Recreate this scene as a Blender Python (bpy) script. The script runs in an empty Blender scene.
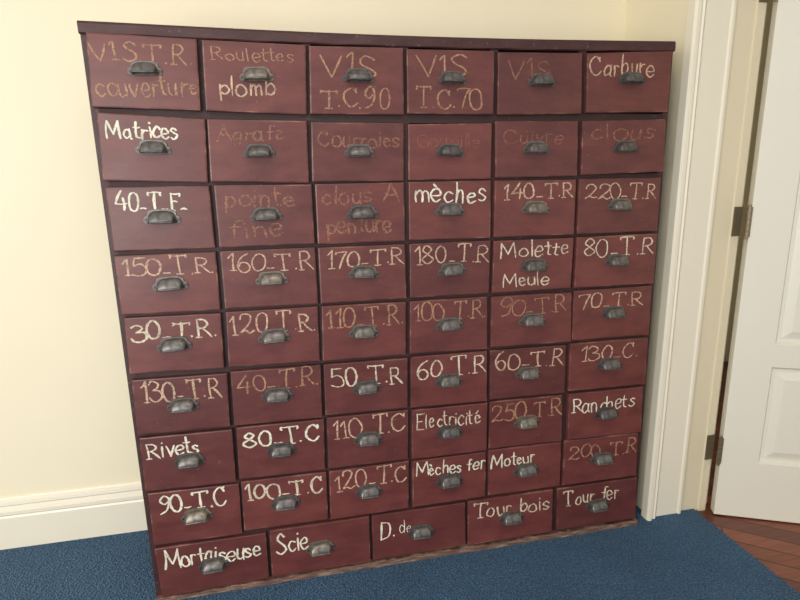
import bpy, bmesh, math, random
import numpy as np
from mathutils import Matrix, Vector
random.seed(7)
S=bpy.context.scene
S.view_settings.view_transform='Standard'
col=S.collection

# ------------------------------------------------------------------ helpers
def lin(r,g,b):
    f=lambda v:(v/255/12.92) if v/255<=0.04045 else ((v/255+0.055)/1.055)**2.4
    return (f(r),f(g),f(b),1)
def mat(name):
    m=bpy.data.materials.new(name); m.use_nodes=True
    nt=m.node_tree; b=nt.nodes['Principled BSDF']
    return m,nt,b
def ramp(nt,fac,stops):
    r=nt.nodes.new('ShaderNodeValToRGB'); e=r.color_ramp.elements
    while len(e)<len(stops): e.new(0.5)
    for el,(p,c) in zip(e,stops): el.position=p; el.color=c
    nt.links.new(fac,r.inputs['Fac']); return r.outputs['Color']
def coords(nt,scale=(1,1,1),kind='Object',rot=(0,0,0)):
    tc=nt.nodes.new('ShaderNodeTexCoord'); mp=nt.nodes.new('ShaderNodeMapping')
    mp.inputs['Scale'].default_value=scale; mp.inputs['Rotation'].default_value=rot
    nt.links.new(tc.outputs[kind],mp.inputs['Vector']); return mp.outputs['Vector']
def noise(nt,vec,scale,detail=4,rough=.55):
    n=nt.nodes.new('ShaderNodeTexNoise'); n.inputs['Scale'].default_value=scale
    n.inputs['Detail'].default_value=detail; n.inputs['Roughness'].default_value=rough
    nt.links.new(vec,n.inputs['Vector']); return n.outputs['Fac']
def bump(nt,b,h,strength,dist=.001):
    n=nt.nodes.new('ShaderNodeBump'); n.inputs['Strength'].default_value=strength; n.inputs['Distance'].default_value=dist
    nt.links.new(h,n.inputs['Height']); nt.links.new(n.outputs['Normal'],b.inputs['Normal'])
def mixc(nt,f,a,b_,mode='MIX'):
    n=nt.nodes.new('ShaderNodeMix'); n.data_type='RGBA'; n.blend_type=mode
    for s,v in ((n.inputs[0],f),(n.inputs[6],a),(n.inputs[7],b_)):
        if isinstance(v,bpy.types.NodeSocket): nt.links.new(v,s)
        else: s.default_value=v
    return n.outputs[2]
def obj(name,me,parent=None,mats=()):
    o=bpy.data.objects.new(name,me); col.objects.link(o)
    for m in mats: me.materials.append(m)
    if parent: o.parent=parent
    return o
def empty(name,loc=(0,0,0)):
    o=bpy.data.objects.new(name,None); o.location=loc; col.objects.link(o); return o
def addbox(bm,x0,x1,y0,y1,z0,z1,mi=0):
    v=[bm.verts.new(p) for p in ((x0,y0,z0),(x1,y0,z0),(x1,y1,z0),(x0,y1,z0),(x0,y0,z1),(x1,y0,z1),(x1,y1,z1),(x0,y1,z1))]
    for f in ((0,3,2,1),(4,5,6,7),(0,1,5,4),(1,2,6,5),(2,3,7,6),(3,0,4,7)):
        fc=bm.faces.new([v[i] for i in f]); fc.material_index=mi
    return v
def meshof(bm,name,smooth=False):
    bmesh.ops.recalc_face_normals(bm,faces=bm.faces)
    me=bpy.data.meshes.new(name); bm.to_mesh(me); bm.free()
    if smooth:
        for p in me.polygons: p.use_smooth=True
    return me
def boxobj(name,boxes,m,parent=None,bev=0):
    bm=bmesh.new()
    for b in boxes: addbox(bm,*b)
    if bev: bmesh.ops.bevel(bm,geom=list(bm.edges),offset=bev,segments=2,affect='EDGES')
    return obj(name,meshof(bm,name),parent,[m])
def extrude_profile(name,prof,p0,p1,up,out,m,parent=None):
    bm=bmesh.new(); p0=Vector(p0);p1=Vector(p1);up=Vector(up);out=Vector(out)
    A=[bm.verts.new(p0+out*a+up*b) for a,b in prof]; B=[bm.verts.new(p1+out*a+up*b) for a,b in prof]
    n=len(prof)
    for i in range(n): bm.faces.new((A[i],A[(i+1)%n],B[(i+1)%n],B[i]))
    bm.faces.new(A); bm.faces.new(B[::-1])
    return obj(name,meshof(bm,name),parent,[m])

# ------------------------------------------------------------------ materials
def maroon(name,base,light,dark,rough=.4):
    m,nt,b=mat(name)
    oi=nt.nodes.new('ShaderNodeObjectInfo')
    add=nt.nodes.new('ShaderNodeVectorMath'); add.operation='MULTIPLY_ADD'
    tc=nt.nodes.new('ShaderNodeTexCoord')
    cb=nt.nodes.new('ShaderNodeCombineXYZ'); nt.links.new(oi.outputs['Random'],cb.inputs[0]); nt.links.new(oi.outputs['Random'],cb.inputs[2])
    nt.links.new(cb.outputs[0],add.inputs[0]); add.inputs[1].default_value=(13,0,17); nt.links.new(tc.outputs['Object'],add.inputs[2])
    mp=nt.nodes.new('ShaderNodeMapping'); mp.inputs['Scale'].default_value=(1,1,3); nt.links.new(add.outputs[0],mp.inputs['Vector'])
    g=noise(nt,mp.outputs['Vector'],8,6,.65)
    c=ramp(nt,g,[(.25,dark),(.52,base),(.8,light)])
    n2=noise(nt,add.outputs[0],9,5,.6)
    mot=ramp(nt,n2,[(.3,(.82,.82,.84,1)),(.7,(1.1,1.1,1.1,1))])
    c=mixc(nt,1.0,c,mot,'MULTIPLY')
    rv=ramp(nt,oi.outputs['Random'],[(0,(.82,.82,.84,1)),(1,(1.18,1.15,1.12,1))])
    c=mixc(nt,1.0,c,rv,'MULTIPLY')
    sp=noise(nt,add.outputs[0],75,4,.7)
    spm=ramp(nt,sp,[(.64,(0,0,0,1)),(.72,(.5,.5,.5,1))])
    c=mixc(nt,spm,c,lin(160,122,106))
    mp2=nt.nodes.new('ShaderNodeMapping'); mp2.inputs['Scale'].default_value=(1,1,14); mp2.inputs['Rotation'].default_value=(0,.5,0); nt.links.new(add.outputs[0],mp2.inputs['Vector'])
    sc=noise(nt,mp2.outputs['Vector'],14,5,.7)
    scm=ramp(nt,sc,[(.64,(0,0,0,1)),(.71,(.35,.35,.35,1))])
    c=mixc(nt,scm,c,lin(150,108,96))
    nt.links.new(c,b.inputs['Base Color'])
    rr=nt.nodes.new('ShaderNodeMapRange'); nt.links.new(n2,rr.inputs[0]); rr.inputs[3].default_value=rough-.08; rr.inputs[4].default_value=rough+.18
    nt.links.new(rr.outputs[0],b.inputs['Roughness'])
    bump(nt,b,g,.25,.0014)
    return m
M_dr=maroon('maroon_paint',lin(101,52,49),lin(114,61,56),lin(84,41,40),.37)
M_edge=maroon('maroon_worn_glint_edge',lin(98,56,51),lin(168,124,106),lin(56,30,31),.36)  # worn chamfers; the light tone also paints in their edge highlights
M_car=maroon('carcass_wood',lin(68,36,36),lin(88,50,48),lin(50,27,29),.5)
M_in=maroon('carcass_rail_wood',lin(56,31,31),lin(70,41,40),lin(42,24,25),.6)
m,nt,b=mat('bare_plinth_wood'); v=coords(nt,(2,2,20)); n_=noise(nt,v,8,6,.7)
nt.links.new(ramp(nt,n_,[(.3,lin(60,34,32)),(.5,lin(112,82,70)),(.7,lin(175,152,132))]),b.inputs['Base Color']); b.inputs['Roughness'].default_value=.7
M_pl=m
m,nt,b=mat('aged_pewter'); v=coords(nt); n_=noise(nt,v,45,4,.6)
oi=nt.nodes.new('ShaderNodeObjectInfo')
c=ramp(nt,n_,[(.3,lin(78,75,75)),(.5,lin(106,102,100)),(.72,lin(138,133,128))])
rv=ramp(nt,oi.outputs['Random'],[(0,(.75,.75,.75,1)),(.8,(1.05,1.05,1.05,1)),(.93,(1.35,1.28,1.1,1))])
nt.links.new(mixc(nt,1.0,c,rv,'MULTIPLY'),b.inputs['Base Color'])
b.inputs['Metallic'].default_value=.45; b.inputs['Roughness'].default_value=.36
M_h=m
m,nt,b=mat('screw_metal'); b.inputs['Base Color'].default_value=lin(80,76,74); b.inputs['Metallic'].default_value=.6; b.inputs['Roughness'].default_value=.45
M_sc=m
def paint(name,c,wear):
    m,nt,b=mat(name)
    oi=nt.nodes.new('ShaderNodeObjectInfo'); tc=nt.nodes.new('ShaderNodeTexCoord')
    add=nt.nodes.new('ShaderNodeVectorMath'); add.operation='ADD'
    cb=nt.nodes.new('ShaderNodeCombineXYZ'); 
    mm=nt.nodes.new('ShaderNodeMath'); mm.operation='MULTIPLY'; mm.inputs[1].default_value=23; nt.links.new(oi.outputs['Random'],mm.inputs[0])
    nt.links.new(mm.outputs[0],cb.inputs[0]); nt.links.new(cb.outputs[0],add.inputs[0]); nt.links.new(tc.outputs['Object'],add.inputs[1])
    v=add.outputs[0]
    n1=noise(nt,v,130,5,.8)
    al=ramp(nt,n1,[(max(0,wear-.06),(0,0,0,1)),(wear+.08,(1,1,1,1))])
    n2=noise(nt,v,24,4,.6)
    cc=ramp(nt,n2,[(.3,tuple(x*.6 for x in c[:3])+(1,)),(.6,c)])
    nt.links.new(cc,b.inputs['Base Color']); nt.links.new(al,b.inputs['Alpha']); b.inputs['Roughness'].default_value=.6
    return m
PAINT={'W':paint('cream_lettering',lin(232,226,206),.37),
 'L':paint('light_lettering',lin(218,202,178),.40),
 'M':paint('tan_lettering',lin(204,172,146),.41),
 'T':paint('ochre_lettering',lin(176,132,104),.42),
 'D':paint('faded_lettering',lin(148,100,80),.43)}
def wallmat(name,c,rough=.6):
    m,nt,b=mat(name); v=coords(nt); n_=noise(nt,v,1.3,3); n2=noise(nt,v,160,3)
    nt.links.new(ramp(nt,n_,[(.3,tuple(x*.96 for x in c[:3])+(1,)),(.7,c)]),b.inputs['Base Color'])
    b.inputs['Roughness'].default_value=rough; bump(nt,b,n2,.08,.001); return m
M_wall=wallmat('cream_wall_paint',lin(240,230,202))
M_trim=wallmat('white_gloss_trim',lin(236,229,210),.35)
M_jamb=wallmat('ivory_shaded_jamb',lin(226,215,186),.4)  # ivory tone with the jamb's weaker light put into the colour
M_door=wallmat('white_door_paint',lin(232,228,214),.35)
M_ceil=wallmat('ceiling_paint',lin(240,238,230))
m,nt,b=mat('blue_carpet'); v=coords(nt); n1=noise(nt,v,190,3,.8); n2=noise(nt,v,3,4,.6)
vo=nt.nodes.new('ShaderNodeTexVoronoi'); vo.inputs['Scale'].default_value=150; nt.links.new(v,vo.inputs['Vector'])
c=ramp(nt,n1,[(.32,lin(18,48,78)),(.5,lin(42,82,118)),(.68,lin(92,134,164))])
c=mixc(nt,1.0,c,ramp(nt,n2,[(.3,(.85,.85,.85,1)),(.7,(1.12,1.12,1.12,1))]),'MULTIPLY')
nt.links.new(c,b.inputs['Base Color']); b.inputs['Roughness'].default_value=.95; b.inputs['Specular IOR Level'].default_value=.1
b.inputs['Sheen Weight'].default_value=.15
bump(nt,b,vo.outputs['Distance'],1.0,.008)
M_cpt=m
m,nt,b=mat('red_wood_floor'); v=coords(nt,(1,1,1),'Object',(0,0,math.radians(38)))
br=nt.nodes.new('ShaderNodeTexBrick'); nt.links.new(v,br.inputs['Vector'])
br.inputs['Scale'].default_value=1; br.inputs['Brick Width'].default_value=.55; br.inputs['Row Height'].default_value=.075; br.inputs['Mortar Size'].default_value=.0025
br.inputs['Color1'].default_value=lin(140,78,54); br.inputs['Color2'].default_value=lin(102,53,38); br.inputs['Mortar'].default_value=lin(36,18,14)
v2=coords(nt,(3,40,1),'Object',(0,0,math.radians(38))); n_=noise(nt,v2,2,5,.6)
c=mixc(nt,1.0,br.outputs['Color'],ramp(nt,n_,[(.3,(.7,.7,.7,1)),(.7,(1.2,1.2,1.2,1))]),'MULTIPLY')
nt.links.new(c,b.inputs['Base Color']); b.inputs['Roughness'].default_value=.3
M_wood=m
m,nt,b=mat('bronze_hinge'); b.inputs['Base Color'].default_value=lin(140,126,106); b.inputs['Metallic'].default_value=.7; b.inputs['Roughness'].default_value=.4
M_hinge=m

# ------------------------------------------------------------------ room
WY=.425; RX=1.775; FY=.03
H=2.75
boxobj('wall_back',[(-2.6,RX+.025,WY,WY+.12,0,H)],M_wall)
boxobj('wall_left',[(-2.72,-2.6,-3.4,WY+.12,0,H)],M_wall)
boxobj('wall_right',[(RX+.025,RX+.125,FY+.02,WY+.12,0,H)],M_wall)
boxobj('wall_door_side',[(RX+.125,2.062,FY+.035,FY+.14,0,H),(2.062,2.92,FY+.035,FY+.14,2.14,H),(2.92,3.6,FY+.035,FY+.14,0,H)],M_wall)
boxobj('wall_hall',[(1.9,3.6,1.5,1.6,0,H)],M_wall)
boxobj('wall_far_right',[(3.6,3.7,-3.4,1.6,0,H)],M_wall)
boxobj('ceiling',[(-2.72,3.7,-3.4,1.6,H,H+.1)],M_ceil)
boxobj('floor',[(-2.72,3.7,-3.4,1.6,-.11,-.012)],M_wood)
bm=bmesh.new(); addbox(bm,-2.6,2.005,-3.4,FY+.01,-.012,-.0002); addbox(bm,-2.6,RX+.025,FY+.01,WY,-.012,-.0002)
obj('carpet',meshof(bm,'carpet'),None,[M_cpt])
prof=[(0,0),(.02,0),(.02,.125),(.017,.132),(.021,.138),(.021,.150),(.015,.156),(.012,.168),(.016,.175),(.014,.186),(.006,.194),(.004,.2),(0,.2)]
extrude_profile('baseboard_back',prof,(-2.6,WY,0),(RX,WY,0),(0,0,1),(0,-1,0),M_trim)
extrude_profile('baseboard_left',prof,(-2.6,-3.4,0),(-2.6,WY-.02,0),(0,0,1),(1,0,0),M_trim)
ap=[(0,-.01),(0,.012),(.006,.020),(.018,.020),(.024,.012),(.03,.010),(.036,.014),(.048,.004),(.052,.0),(.145,.0),(.149,.006),(.158,.006),(.162,-.002),(.165,-.02),(.0,-.02)]
extrude_profile('trim_1',ap,(RX,FY,0),(RX,FY,2.3),(0,-1,0),(1,0,0),M_trim)
jp=[(.165,-.035),(.165,-.012),(.25,-.012),(.252,-.006),(.283,-.006),(.285,-.012),(.285,-.045),(.325,-.045),(.325,-.12),(.165,-.12)]
extrude_profile('trim_2',jp,(RX,FY,-.012),(RX,FY,2.14),(0,-1,0),(1,0,0),M_jamb)
boxobj('trim_3',[(2.062,2.92,FY,FY+.034,2.11,2.25)],M_trim)
boxobj('trim_4',[(2.885,3.05,FY,FY+.034,-.012,2.11)],M_trim)

# ------------------------------------------------------------------ door
ang=math.radians(-25)
door=empty('door_1',(2.066,.0,-.006)); door.rotation_euler=(0,0,ang)
bm=bmesh.new()
T=.04; st=.13; mu=.1; pw=(.8-2*st-mu)/2; HD=2.09
cols=[(st,st+pw),(st+pw+mu,.8-st)]
rails=[(0,.235),(.625,.71),(1.38,1.48),(HD-.13,HD)]
for a,b2 in ((0,st),(st+pw,st+pw+mu),(.8-st,.8)): addbox(bm,a,b2,0,T,0,HD)
for z0,z1 in rails:
    for a,b2 in cols: addbox(bm,a,b2,0,T,z0,z1)
for i in range(3):
    z0=rails[i][1]; z1=rails[i+1][0]
    for a,b2 in cols:
        addbox(bm,a,b2,.014,T-.014,z0,z1)
        for s in (0,1):
            yo=.014 if s==0 else T-.014; yi=.004 if s==0 else T-.004
            m1=.022;m2=.05
            o=[bm.verts.new((x,yo,z)) for x,z in ((a+m1,z0+m1),(b2-m1,z0+m1),(b2-m1,z1-m1),(a+m1,z1-m1))]
            q=[bm.verts.new((x,yi,z)) for x,z in ((a+m2,z0+m2),(b2-m2,z0+m2),(b2-m2,z1-m2),(a+m2,z1-m2))]
            for k in range(4): bm.faces.new((o[k],o[(k+1)%4],q[(k+1)%4],q[k]))
            bm.faces.new(q)
            e=[bm.verts.new((x,0 if s==0 else T,z)) for x,z in ((a,z0),(b2,z0),(b2,z1),(a,z1))]
            f=[bm.verts.new((x,yo,z)) for x,z in ((a+.01,z0+.01),(b2-.01,z0+.01),(b2-.01,z1-.01),(a+.01,z1-.01))]
            for k in range(4): bm.faces.new((e[k],e[(k+1)%4],f[(k+1)%4],f[k]))
obj('door_leaf',meshof(bm,'door_leaf'),door,[M_door])
def cyl(bm,c,r,h,axis='Z',seg=16,mi=0):
    Mx=Matrix.Translation(c)
    if axis=='Y': Mx=Mx@Matrix.Rotation(math.pi/2,4,'X')
    r_=bmesh.ops.create_cone(bm,cap_ends=True,segments=seg,radius1=r,radius2=r,depth=h,matrix=Mx)
    for f in {f for v in r_['verts'] for f in v.link_faces}: f.material_index=mi
for zc in (.275,1.155,1.92):
    bm=bmesh.new()
    for k in range(5): cyl(bm,(-.008,-.004,zc+(k-2)*.021),.0082,.0195)
    cyl(bm,(-.008,-.004,zc+.056),.0055,.008); cyl(bm,(-.008,-.004,zc-.056),.0055,.008)
    addbox(bm,-.008,.003,-.002,0.001,zc-.052,zc+.052)
    # fixed leaf screwed to the jamb (jamb is square to the wall, so turn it back)
    vs=addbox(bm,2.026,2.060,FY+.0025,FY+.0058,zc-.052-.006,zc+.052-.006)
    inv=Matrix.Rotation(-ang,4,'Z')@Matrix.Translation((-2.066,0,.006))
    for v_ in vs: v_.co=inv@v_.co
    obj('hinge',meshof(bm,'hinge'),door,[M_hinge])
bm=bmesh.new(); cyl(bm,(.74,-.03,1.0),.01,.06,'Y'); bmesh.ops.create_uvsphere(bm,u_segments=20,v_segments=12,radius=.027,matrix=Matrix.Translation((.74,-.06,1.0)))
cyl(bm,(.74,-.003,1.0),.03,.006,'Y',24)
obj('door_knob',meshof(bm,'door_knob',True),door,[M_hinge])

# ------------------------------------------------------------------ cabinet
cab=empty('drawer_cabinet')
XS=[[0.0,0.268],[0.278,0.548],[0.557,0.822],[0.834,1.098],[1.108,1.386],[1.396,1.696]]
X5=[[0.006,0.345],[0.355,0.685],[0.694,1.027],[1.036,1.362],[1.381,1.707]]
ZS=[[1.68,1.502],[1.482,1.315],[1.306,1.131],[1.121,0.951],[0.941,0.768],[0.755,0.582],[0.573,0.396],[0.389,0.213],[0.203,0.03]]
# surveyed corner positions of the (slightly crooked) fronts, in mm: tl tr bl br
Q={0:"4,1690 270,1682 -5,1510 263,1503|282,1681 552,1677 276,1503 545,1495|560,1675 824,1678 554,1497 824,1497|833,1675 1098,1678 833,1500 1099,1499|1110,1676 1382,1681 1111,1499 1389,1504|1398,1681 1693,1696 1403,1507 1694,1513",
1:"5,1498 272,1482 -3,1323 264,1313|277,1482 544,1479 272,1316 541,1308|555,1476 824,1475 550,1311 821,1309|836,1472 1096,1476 834,1312 1096,1311|1105,1482 1380,1484 1109,1314 1387,1316|1394,1484 1689,1491 1398,1319 1699,1325",
4:"4,944 266,941 0,778 262,771|280,943 548,942 274,771 546,768|559,943 822,940 554,768 819,766|834,941 1092,940 831,768 1095,763|1106,939 1391,937 1106,767 1398,763|1398,941 1695,942 1401,767 1700,764",
5:"2,758 269,755 -1,586 263,583|278,759 547,757 275,584 544,582|556,757 824,755 554,587 822,583|834,757 1094,756 832,582 1097,577|1105,756 1382,753 1107,582 1386,579|1395,757 1698,755 1397,584 1702,579",
6:"2,575 268,573 -1,398 266,395|280,576 549,574 275,400 545,396|557,577 825,575 555,400 822,396|835,574 1099,572 833,397 1099,396|1108,574 1378,570 1107,398 1384,395|1400,573 1693,571 1403,397 1700,394",
7:"4,389 273,384 2,208 269,205|279,390 548,388 276,216 546,214|557,388 825,390 553,211 821,213|835,389 1098,389 834,216 1099,216|1107,394 1382,392 1110,217 1385,217|1394,394 1690,392 1395,216 1697,216",
8:"3,198 343,197 6,21 342,26|354,204 684,204 351,30 683,28|692,203 1024,205 692,30 1027,34|1034,206 1359,206 1035,30 1363,32|1375,207 1704,206 1382,35 1710,32"}
def pq(s): return [[tuple(float(t)/1000 for t in p.split(',')) for p in d.split()] for d in s.split('|')]
QQ={k:pq(v) for k,v in Q.items()}
CY=.015; BACK=.395
sag=lambda x:-.010*math.sin(math.pi*min(max(x/1.7,0),1))
bm=bmesh.new()
addbox(bm,-.014,.008,CY,BACK,0,1.70)
vv=addbox(bm,1.690,1.722,CY,BACK,0,1.70)
for v_ in vv:
    if v_.co.z>1 and v_.co.x>1.7: v_.co.x=1.708
addbox(bm,.008,1.690,BACK-.012,BACK,.02,1.69)
addbox(bm,.008,1.690,CY,BACK-.012,.006,.034)
for r in range(8):
    zt=ZS[r][1]; zb=ZS[r+1][0]; addbox(bm,.008,1.690,CY-.003,BACK-.012,zb-.006,zt+.006,1)
for c in range(5):
    addbox(bm,XS[c][1]-.008,XS[c+1][0]+.008,CY-.004,BACK-.012,.21,1.69,1)
for c in range(4):
    addbox(bm,X5[c][1]-.008,X5[c+1][0]+.008,CY-.004,BACK-.012,.03,.20,1)
o=obj('carcass',meshof(bm,'carcass'),cab,[M_car,M_in])
bm=bmesh.new(); N=24; rings=[]
for i in range(N+1):
    x=-.015+1.722*i/N; s=sag(x)+.008*(x/1.7)
    w=.0015*math.sin(i*2.3)
    pr=[(.008,1.688),(.005+w,1.691),(.004,1.712),(.007,1.718),(BACK,1.718),(BACK,1.688)]
    rings.append([bm.verts.new((x,y,z+s)) for y,z in pr])
for i in range(N):
    for k in range(6): bm.faces.new((rings[i][k],rings[i][(k+1)%6],rings[i+1][(k+1)%6],rings[i+1][k]))
bm.faces.new(rings[0]); bm.faces.new(rings[-1][::-1])
obj('top_board',meshof(bm,'top_board'),cab,[M_car])
bm=bmesh.new(); N=60; rr=[]
for i in range(N+1):
    x=-.012+1.734*i/N; t=.015+.006*min(1,x/.5 if x>0 else 0)+random.uniform(-.003,.003); y=.000+random.uniform(-.002,.002)
    rr.append([bm.verts.new(p) for p in ((x,y,0.0),(x,y,t),(x,CY,t),(x,CY,0.0))])
for i in range(N):
    for k in range(4): bm.faces.new((rr[i][k],rr[i][(k+1)%4],rr[i+1][(k+1)%4],rr[i+1][k]))
bm.faces.new(rr[0]); bm.faces.new(rr[-1][::-1])
obj('plinth',meshof(bm,'plinth'),cab,[M_pl])

# ---- cup pull handle
def handle_mesh():
    bm=bmesh.new()
    nu=28
    prof=[(.0015,.0355,.030),(.006,.0352,.0298),(.0115,.0345,.028),(.0165,.0335,.0245),(.0205,.032,.0195),(.0235,.030,.0135),(.0255,.0285,.0075),(.0262,.028,.0025)]
    def grid(ins):
        G=[]
        for (d,a,h) in prof:
            row=[]
            for i in range(nu+1):
                u=math.pi*i/nu; cu=math.cos(u); su=max(math.sin(u),0)
                X=abs(cu)**.7*(1 if cu>=0 else -1); Z=su**.6
                row.append(bm.verts.new((-(a-ins)*X,-(d-ins),-.013+(h-ins)*Z)))
            G.append(row)
        for j in range(len(G)-1):
            for i in range(nu): bm.faces.new((G[j][i],G[j][i+1],G[j+1][i+1],G[j+1][i]))
        bm.faces.new(G[-1]); return G
    A=grid(0); B=grid(.002)
    for j in range(len(prof)-1):
        for i in (0,nu): bm.faces.new((A[j][i],A[j+1][i],B[j+1][i],B[j][i]))
    bm.faces.new((A[-1][0],A[-1][-1],B[-1][-1],B[-1][0]))
    for f in bm.faces: f.smooth=True
    path=[]
    for (d,a,h) in prof: path.append(Vector((-a,-d,-.0135)))
    path+= [Vector((x,-.0264,-.0135)) for x in (-.024,-.012,0,.012,.024)]
    for (d,a,h) in prof[::-1]: path.append(Vector((a,-d,-.0135)))
    rings=[]
    for i,p in enumerate(path):
        t=(path[min(i+1,len(path)-1)]-path[max(i-1,0)]).normalized(); n=Vector((t.y,-t.x,0)); 
        rings.append([bm.verts.new(p+n*.0028*math.cos(k*math.pi/4)+Vector((0,0,.0028*math.sin(k*math.pi/4)))) for k in range(8)])
    for i in range(len(path)-1):
        for k in range(8):
            f=bm.faces.new((rings[i][k],rings[i][(k+1)%8],rings[i+1][(k+1)%8],rings[i+1][k])); f.smooth=True
    out=[(-.048,-.010),(-.0465,-.0155),(-.041,-.018),(.041,-.018),(.0465,-.0155),(.048,-.010),(.0475,-.003),(.044,.0015),(.0385,.003),(.0372,.012),(.032,.0185),(.024,.0210),(-.024,.0210),(-.032,.0185),(-.0372,.012),(-.0385,.003),(-.044,.0015),(-.0475,-.003)]
    A=[bm.verts.new((x,0,z)) for x,z in out]; B=[bm.verts.new((x*.985,-.003,z*.97)) for x,z in out]
    for i in range(len(out)): bm.faces.new((A[i],A[(i+1)%len(out)],B[(i+1)%len(out)],B[i]))
    bm.faces.new(B)
    for sx in (-.0418,.0418): cyl(bm,(sx,-.0038,-.0075),.0036,.003,'Y',12,1)
    me=meshof(bm,'cup_pull')
    me.materials.append(M_h); me.materials.append(M_sc)
    return me
HM=handle_mesh()

# ---- stroke lettering
GL={
'0':(.7,["~.33,1 .12,.85 .04,.5 .12,.13 .33,0 .54,.13 .62,.5 .54,.85 .33,1"]),
'1':(.42,[".05,.74 .27,1 .27,0",".12,0 .4,0"]),
'2':(.72,["~.06,.72 .12,.93 .34,1 .56,.86 .54,.62 .3,.3 .03,.03","~.03,.03 .25,.1 .45,.01 .66,.1"]),
'3':(.68,["~.06,.85 .25,1 .5,.9 .48,.68 .24,.54","~.24,.54 .55,.48 .6,.22 .38,.0 .14,.02 .02,.18"]),
'4':(.72,[".4,1 .03,.34 .64,.34",".46,.62 .46,0"]),
'5':(.68,[".15,1 .1,.56","~.1,.56 .35,.63 .58,.42 .54,.13 .3,0 .03,.1",".15,.98 .56,1"]),
'6':(.66,["~.5,.98 .22,.78 .05,.38 .18,.04 .42,.02 .57,.25 .42,.48 .2,.46 .08,.3"]),
'7':(.64,[".03,.88 .05,.98 .6,1","~.6,1 .42,.62 .25,0"]),
'8':(.68,["~.32,.54 .1,.74 .3,1 .54,.78 .32,.54 .04,.26 .3,0 .6,.24 .32,.54"]),
'9':(.68,["~.55,.66 .32,.48 .08,.7 .28,1 .54,.86 .58,.5 .44,.14 .14,0"]),
'T':(.78,[".02,.98 .72,1",".37,1 .37,0",".22,0 .52,0",".02,1 .02,.86",".72,1 .72,.86"]),
'F':(.66,[".12,0 .12,1 .6,1",".12,.52 .44,.52",".0,0 .26,0",".6,1 .6,.86"]),
'R':(.74,[".12,0 .12,1","~.12,1 .45,.98 .57,.76 .42,.54 .12,.5",".3,.5 .68,0",".0,0 .24,0"]),
'C':(.74,["~.6,.8 .38,1 .12,.78 .05,.42 .2,.07 .44,.0 .66,.22",".6,.98 .6,.76"]),
'V':(.72,[".0,1 .34,0 .68,1"]),
'I':(.38,[".03,.8 .2,1 .2,0",".06,0 .34,0"]),
'S':(.64,["~.54,.84 .3,1 .08,.82 .18,.6 .46,.42 .55,.18 .3,0 .03,.14"]),
'M':(.95,[".02,0 .1,1 .44,.25 .78,1 .86,0"]),
'A':(.76,[".0,0 .35,1 .7,0",".13,.38 .57,.38"]),
'G':(.78,["~.6,.82 .36,1 .1,.75 .06,.38 .26,.0 .58,.08 .62,.4",".38,.42 .72,.42"]),
'E':(.66,[".56,1 .1,1 .1,0 .6,0",".1,.52 .44,.52"]),
'D':(.76,[".12,0 .12,1","~.12,1 .5,.9 .64,.5 .5,.1 .12,0"]),
'_':(.46,[".04,.12 .36,.12"]), '-':(.46,[".04,.45 .36,.45"]),
'.':(.24,[".08,.04 .1,.06"]), ' ':(.4,[]),
'a':(.58,["~.44,.5 .22,.6 .04,.3 .18,0 .42,.16",".45,.6 .45,.08 .53,.0"]),
'b':(.56,[".08,1 .08,0","~.08,.42 .3,.6 .47,.3 .28,0 .08,.14"]),
'c':(.5,["~.42,.5 .22,.6 .04,.3 .2,0 .43,.12"]),
'd':(.58,["~.43,.46 .2,.6 .04,.3 .18,0 .43,.15",".45,1 .45,0"]),
'e':(.52,["~.05,.3 .4,.36 .34,.57 .16,.56 .04,.3 .18,0 .43,.12"]),
'f':(.46,["~.44,.94 .3,1 .2,.8 .2,0",".03,.58 .4,.58"]),
'g':(.56,["~.42,.5 .2,.6 .04,.35 .18,.08 .42,.2","~.44,.6 .44,-.1 .28,-.35 .06,-.25"]),
'h':(.56,[".08,1 .08,0","~.08,.4 .25,.6 .4,.48 .42,0"]),
'i':(.26,[".1,.6 .1,0",".1,.82 .11,.85"]),
'l':(.26,[".1,1 .1,0"]),
'm':(.76,[".06,0 .06,.6","~.06,.42 .22,.6 .32,.46 .33,0","~.33,.42 .48,.6 .6,.46 .62,0"]),
'n':(.56,[".08,.6 .08,0","~.08,.4 .25,.6 .4,.48 .42,0"]),
'o':(.56,["~.25,.6 .06,.45 .05,.15 .25,0 .45,.15 .44,.45 .25,.6"]),
'p':(.56,[".08,.6 .08,-.36","~.08,.42 .3,.6 .47,.3 .28,0 .08,.14"]),
'r':(.42,[".08,.6 .08,0","~.08,.36 .2,.57 .37,.54"]),
's':(.46,["~.37,.5 .2,.6 .06,.47 .2,.32 .37,.18 .2,0 .03,.08"]),
't':(.4,["~.16,.92 .15,.5 .17,.1 .33,.02",".0,.62 .34,.62"]),
'u':(.56,["~.07,.6 .06,.2 .2,0 .38,.12",".42,.6 .42,.0"]),
'v':(.5,[".02,.6 .22,0 .44,.6"]),
}
GL['è']=(.52,GL['e'][1]+[".14,.88 .28,.72"]); GL['é']=(.52,GL['e'][1]+[".14,.7 .3,.88"])
def cat(pts,n=6):
    P=[pts[0]]+pts+[pts[-1]]
    if pts[0]==pts[-1]: P=[pts[-2]]+pts+[pts[1]]
    out=[]
    for i in range(1,len(P)-2):
        p0,p1,p2,p3=[np.array(q) for q in P[i-1:i+3]]
        for k in range(n):
            t=k/n; out.append(.5*((2*p1)+(-p0+p2)*t+(2*p0-5*p1+4*p2-p3)*t*t+(-p0+3*p1-3*p2+p3)*t**3))
    out.append(np.array(P[-2])); return out
def seg(a,b_,n=5):
    a=np.array(a);b_=np.array(b_); return [a+(b_-a)*k/n for k in range(n+1)]
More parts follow.
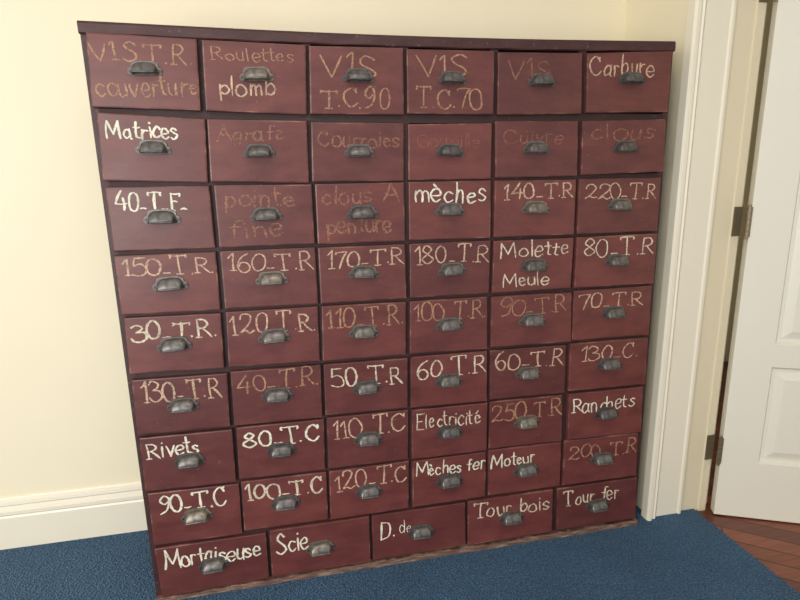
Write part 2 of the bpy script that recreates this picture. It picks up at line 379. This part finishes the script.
def text_mesh(items):
    bm=bmesh.new(); kk=[0]
    def ribbon(pts,w):
        kk[0]+=1; y=-.0007-.00001*(kk[0]%40)
        n=len(pts); L=[];R_=[]; ph=random.uniform(0,6); w=w*random.uniform(.85,1.15)
        bow=random.uniform(-.5,.5)*w
        for i,p in enumerate(pts):
            a=pts[max(i-1,0)]; b_=pts[min(i+1,n-1)]
            d=np.array(b_)-np.array(a); l=np.linalg.norm(d)+1e-9; d=d/l; nn=np.array([-d[1],d[0]])
            ww=w*(.72+.42*abs(d[1])+.16*math.sin(i*1.3+ph))*random.uniform(.86,1.14)
            if i==0: ww*=.8
            if i==n-1: ww*=.6
            ww/=2
            q=np.array(p)+nn*bow*math.sin(math.pi*i/(n-1))
            if i==0: q=q-d*w*.35
            if i==n-1: q=q+d*w*.4
            L.append(bm.verts.new((q[0]+nn[0]*ww,y,q[1]+nn[1]*ww))); R_.append(bm.verts.new((q[0]-nn[0]*ww,y,q[1]-nn[1]*ww)))
        for i in range(n-1): bm.faces.new((L[i],L[i+1],R_[i+1],R_[i]))
    for (txt,x0,x1,bl,cap,w) in items:
        tot=sum(GL[c][0] for c in txt)-.08
        sx=(x1-x0)/tot; x=0; slope=random.uniform(-.03,.03)
        for c in txt:
            g=GL[c]; jz=random.uniform(-.06,.06); js=random.uniform(.88,1.12); jk=random.uniform(-.08,.08); jx=random.uniform(-.04,.04); jw=random.uniform(.88,1.08)
            def tr(p): return (x0+(x+jx+p[0]*jw+jk*p[1])*sx, bl+(p[1]*js+jz)*cap+(x+p[0])*sx*slope)
            for s in g[1]:
                sm=s.startswith('~'); pts=[tuple(float(t) for t in q.split(',')) for q in s.lstrip('~').split()]
                if sm:
                    if len(pts)>3: pts=[pts[0]]+[(a+random.uniform(-.03,.03),b+random.uniform(-.03,.03)) for a,b in pts[1:-1]]+[pts[-1]]
                    ribbon([tr(p) for p in cat(pts)],w)
                else:
                    for a,b_ in zip(pts[:-1],pts[1:]): ribbon(seg(tr(a),tr(b_)),w)
            x+=g[0]
    me=bpy.data.meshes.new('lettering'); bm.to_mesh(me); bm.free(); return me
def num(t,st,a=.08,b=.95,bl=.63,cap=.29,w=4): return [(st,w,t,a,b,bl,cap)]
TX={
(0,0):[('T',4.5,'VIS.T.R.',.05,.95,.66,.24),('T',4.5,'couverture',.05,.97,.16,.28)],
(0,1):[('T',3,'Roulettes',.08,.88,.74,.18),('M',4.5,'plomb',.13,.68,.24,.26)],
(0,2):[('T',4.5,'VIS',.13,.68,.56,.34),('T',4.5,'T.C.90',.1,.85,.1,.3)],
(0,3):[('T',4.5,'VIS',.12,.68,.58,.34),('T',4.5,'T.C.70',.1,.86,.1,.3)],
(0,4):[('D',4.5,'VIS',.12,.6,.58,.32)],
(0,5):[('M',4.5,'Carbure',.04,.78,.6,.3)],
(1,0):[('W',5,'Matrices',.08,.73,.66,.25)],
(1,1):[('D',5,'Agrafe',.09,.75,.66,.24)],
(1,2):[('D',4.5,'Courroies',.06,.95,.6,.27)],
(1,3):[('D',2,'Goupille',.1,.85,.6,.24)],
(1,4):[('D',3.2,'Cuivre',.1,.8,.62,.24)],
(1,5):[('D',5,'clous',.1,.85,.62,.33)],
(2,0):[('W',5.5,'40_T_F_',.08,.76,.64,.28)],
(2,1):[('D',6,'pointe',.08,.8,.66,.28),('D',6,'fine',.1,.68,.16,.3)],
(2,2):[('D',6,'clous A',.06,.92,.66,.28),('D',6,'penture',.1,.85,.18,.3)],
(2,3):[('W',5,'mèches',.07,.93,.66,.33)],
(2,4):num('140_T.R','M',.1,.97,.66,.26,4.5), (2,5):num('220_T.R','M',.08,.95,.64,.28,4.5),
(3,0):num('150_T.R.','M',.06,.97,.66,.29,4.5), (3,1):num('160_T.R','M',.06,.97,.65,.29,4.5),
(3,2):num('170_T.R','M',.08,.97,.63,.3,4.5), (3,3):num('180_T.R','M',.06,.97,.63,.3,4.5),
(3,4):[('L',4.5,'Molette',.09,.93,.66,.28),('L',4.5,'Meule',.12,.7,.12,.26)],
(3,5):num('80_T.R','L',.08,.95,.6,.32,4.5),
(4,0):num('30_T.R.','L',.06,.93,.6,.3,5.5), (4,1):num('120_T.R.','M',.05,.97,.6,.32,5),
(4,2):num('110_T.R.','T',.05,.97,.6,.32,5), (4,3):num('100_T.R.','T',.05,.97,.62,.32,4.5),
(4,4):num('90_T.R','T',.08,.95,.6,.32,4), (4,5):num('70_T.R','M',.06,.88,.62,.3,4.5),
(5,0):num('130_T.R','M',.08,.92,.6,.34,5), (5,1):num('40_T.R.','T',.06,.97,.6,.33,5),
(5,2):num('50_T.R','L',.08,.95,.56,.36,5), (5,3):num('60_T.R','L',.06,.97,.56,.35,5),
(5,4):num('60_T.R','M',.06,.95,.6,.32,5), (5,5):num('130_C.','M',.12,.88,.62,.28,4.5),
(6,0):[('W',5,'Rivets',.07,.62,.62,.3)], (6,1):num('80_T.C','W',.08,.93,.6,.3,6),
(6,2):num('110_T.C','M',.06,.95,.58,.34,5),
(6,3):[('L',4.5,'Electricité',.05,.9,.62,.3)],
(6,4):num('250_T.R','T',.04,.97,.58,.34,5),
(6,5):[('W',4.5,'Ranchets',.04,.86,.58,.3)],
(7,0):num('90_T.C','W',.08,.85,.6,.32,6), (7,1):num('100_T.C','L',.04,.95,.62,.3,6),
(7,2):num('120_T.C','M',.06,.97,.58,.34,5),
(7,3):[('W',4.5,'Mèches fer',.05,.97,.66,.27)], (7,4):[('W',5,'Moteur',.04,.62,.6,.28)],
(7,5):num('200_T.R','T',.06,.97,.58,.3,5.5),
(8,0):[('W',5.5,'Mortaiseuse',.07,.93,.56,.34)], (8,1):[('W',5.5,'Scie',.06,.38,.5,.4)],
(8,2):[('W',5.5,'D.',.06,.24,.44,.4),('W',3,'de',.28,.4,.52,.26)],
(8,3):[('L',5,'Tour bois',.06,.95,.6,.32)], (8,4):[('L',5,'Tour fer',.08,.76,.56,.32)],
}
for r in range(9):
    cols_=X5 if r==8 else XS
    for c,(x0,x1) in enumerate(cols_):
        if r in QQ: q=QQ[r][c]
        else:
            z1,z0=ZS[r]; j=lambda s=.0018:random.uniform(-s,s)
            q=[(x0+j(),z1+j()),(x1+j(),z1+j()),(x0+j(),z0+j()),(x1+j(),z0+j())]
        cx=sum(p[0] for p in q)/4; cz=sum(p[1] for p in q)/4
        (tlx,tlz),(trx,trz),(blx,blz),(brx,brz)=[(p[0]-cx,p[1]-cz) for p in q]
        bm=bmesh.new(); d=CY+.0005
        F=[bm.verts.new((x,0,z)) for x,z in ((blx,blz),(brx,brz),(trx,trz),(tlx,tlz))]
        Bk=[bm.verts.new((x,d,z)) for x,z in ((blx,blz),(brx,brz),(trx,trz),(tlx,tlz))]
        ff=bm.faces.new(F); bm.faces.new(Bk[::-1])
        for k in range(4): bm.faces.new((F[k],Bk[k],Bk[(k+1)%4],F[(k+1)%4]))
        fe=[e for e in bm.edges if all(v in F for v in e.verts)]
        rb=bmesh.ops.bevel(bm,geom=fe,offset=.004,segments=2,profile=.6,affect='EDGES')
        for f in rb['faces']: f.material_index=1
        yo=random.uniform(-.005,.0)
        dr=obj('drawer_%d_%d'%(r+1,c+1),meshof(bm,'drawer_front'),cab,[M_dr,M_edge])
        dr.location=(cx,yo,cz); dr.rotation_euler=(random.uniform(-.014,.006),0,random.uniform(-.008,.008))
        h=obj('cup_pull',HM,dr); hs=random.uniform(.95,1.02)*(.93 if r<2 else 1)
        h.location=(random.uniform(-.004,.004)+(.004 if r==0 else 0),-.0003,.003+random.uniform(-.003,.003)+(.008 if r==0 else 0))
        h.rotation_euler=(0,random.uniform(-.04,.04),0); h.scale=(hs,1,hs)
        W_=x1-x0; Hh=tlz-blz
        by={}
        for (stl,w,t,a,b_,bl,cp) in TX.get((r,c),[]):
            by.setdefault(stl,[]).append((t,-W_/2+a*W_,-W_/2+b_*W_,-Hh/2+bl*Hh,cp*Hh,w/1000))
        for stl,it in by.items():
            obj('lettering',text_mesh(it),dr,[PAINT[stl]])

# ------------------------------------------------------------------ light
w=bpy.data.worlds.new('World'); S.world=w; w.use_nodes=True
w.node_tree.nodes['Background'].inputs[0].default_value=(.97,.98,1,1); w.node_tree.nodes['Background'].inputs[1].default_value=.82
def area(name,loc,tgt,sx,sy,e,c=(1,1,1)):
    l=bpy.data.lights.new(name,'AREA'); l.shape='RECTANGLE'; l.size=sx; l.size_y=sy; l.energy=e; l.color=c
    o=bpy.data.objects.new(name,l); col.objects.link(o); o.location=loc
    o.rotation_euler=(Vector(tgt)-Vector(loc)).to_track_quat('-Z','Y').to_euler(); return o
area('window_light',(-1.5,-3.0,1.3),(.6,.2,.6),1.6,1.8,95,(1,.97,.93))
area('overhead_area_light',(.6,-1.6,2.7),(.6,-1.2,0),.8,.8,12,(1,.94,.84))  # weak warm area light below the ceiling, no fixture modelled

# ------------------------------------------------------------------ camera
def rot(w):
    w=np.array(w); th=np.linalg.norm(w); k=w/th
    K=np.array([[0,-k[2],k[1]],[k[2],0,-k[0]],[-k[1],k[0],0]])
    return np.eye(3)+np.sin(th)*K+(1-np.cos(th))*K@K
R=rot([.21631,-.20505,-.03931])@np.array([[1,0,0],[0,0,-1],[0,1,0]],float)
Rw=R.T@np.diag([1,-1,-1])
cam=bpy.data.cameras.new('camera'); cam.sensor_width=36; cam.lens=530/800*36; cam.clip_start=.05
co=bpy.data.objects.new('camera',cam); col.objects.link(co)
M4=Matrix([list(Rw[i])+[v] for i,v in enumerate((.47492,-1.58519,1.3064))]+[[0,0,0,1]])
co.matrix_world=M4
S.camera=co
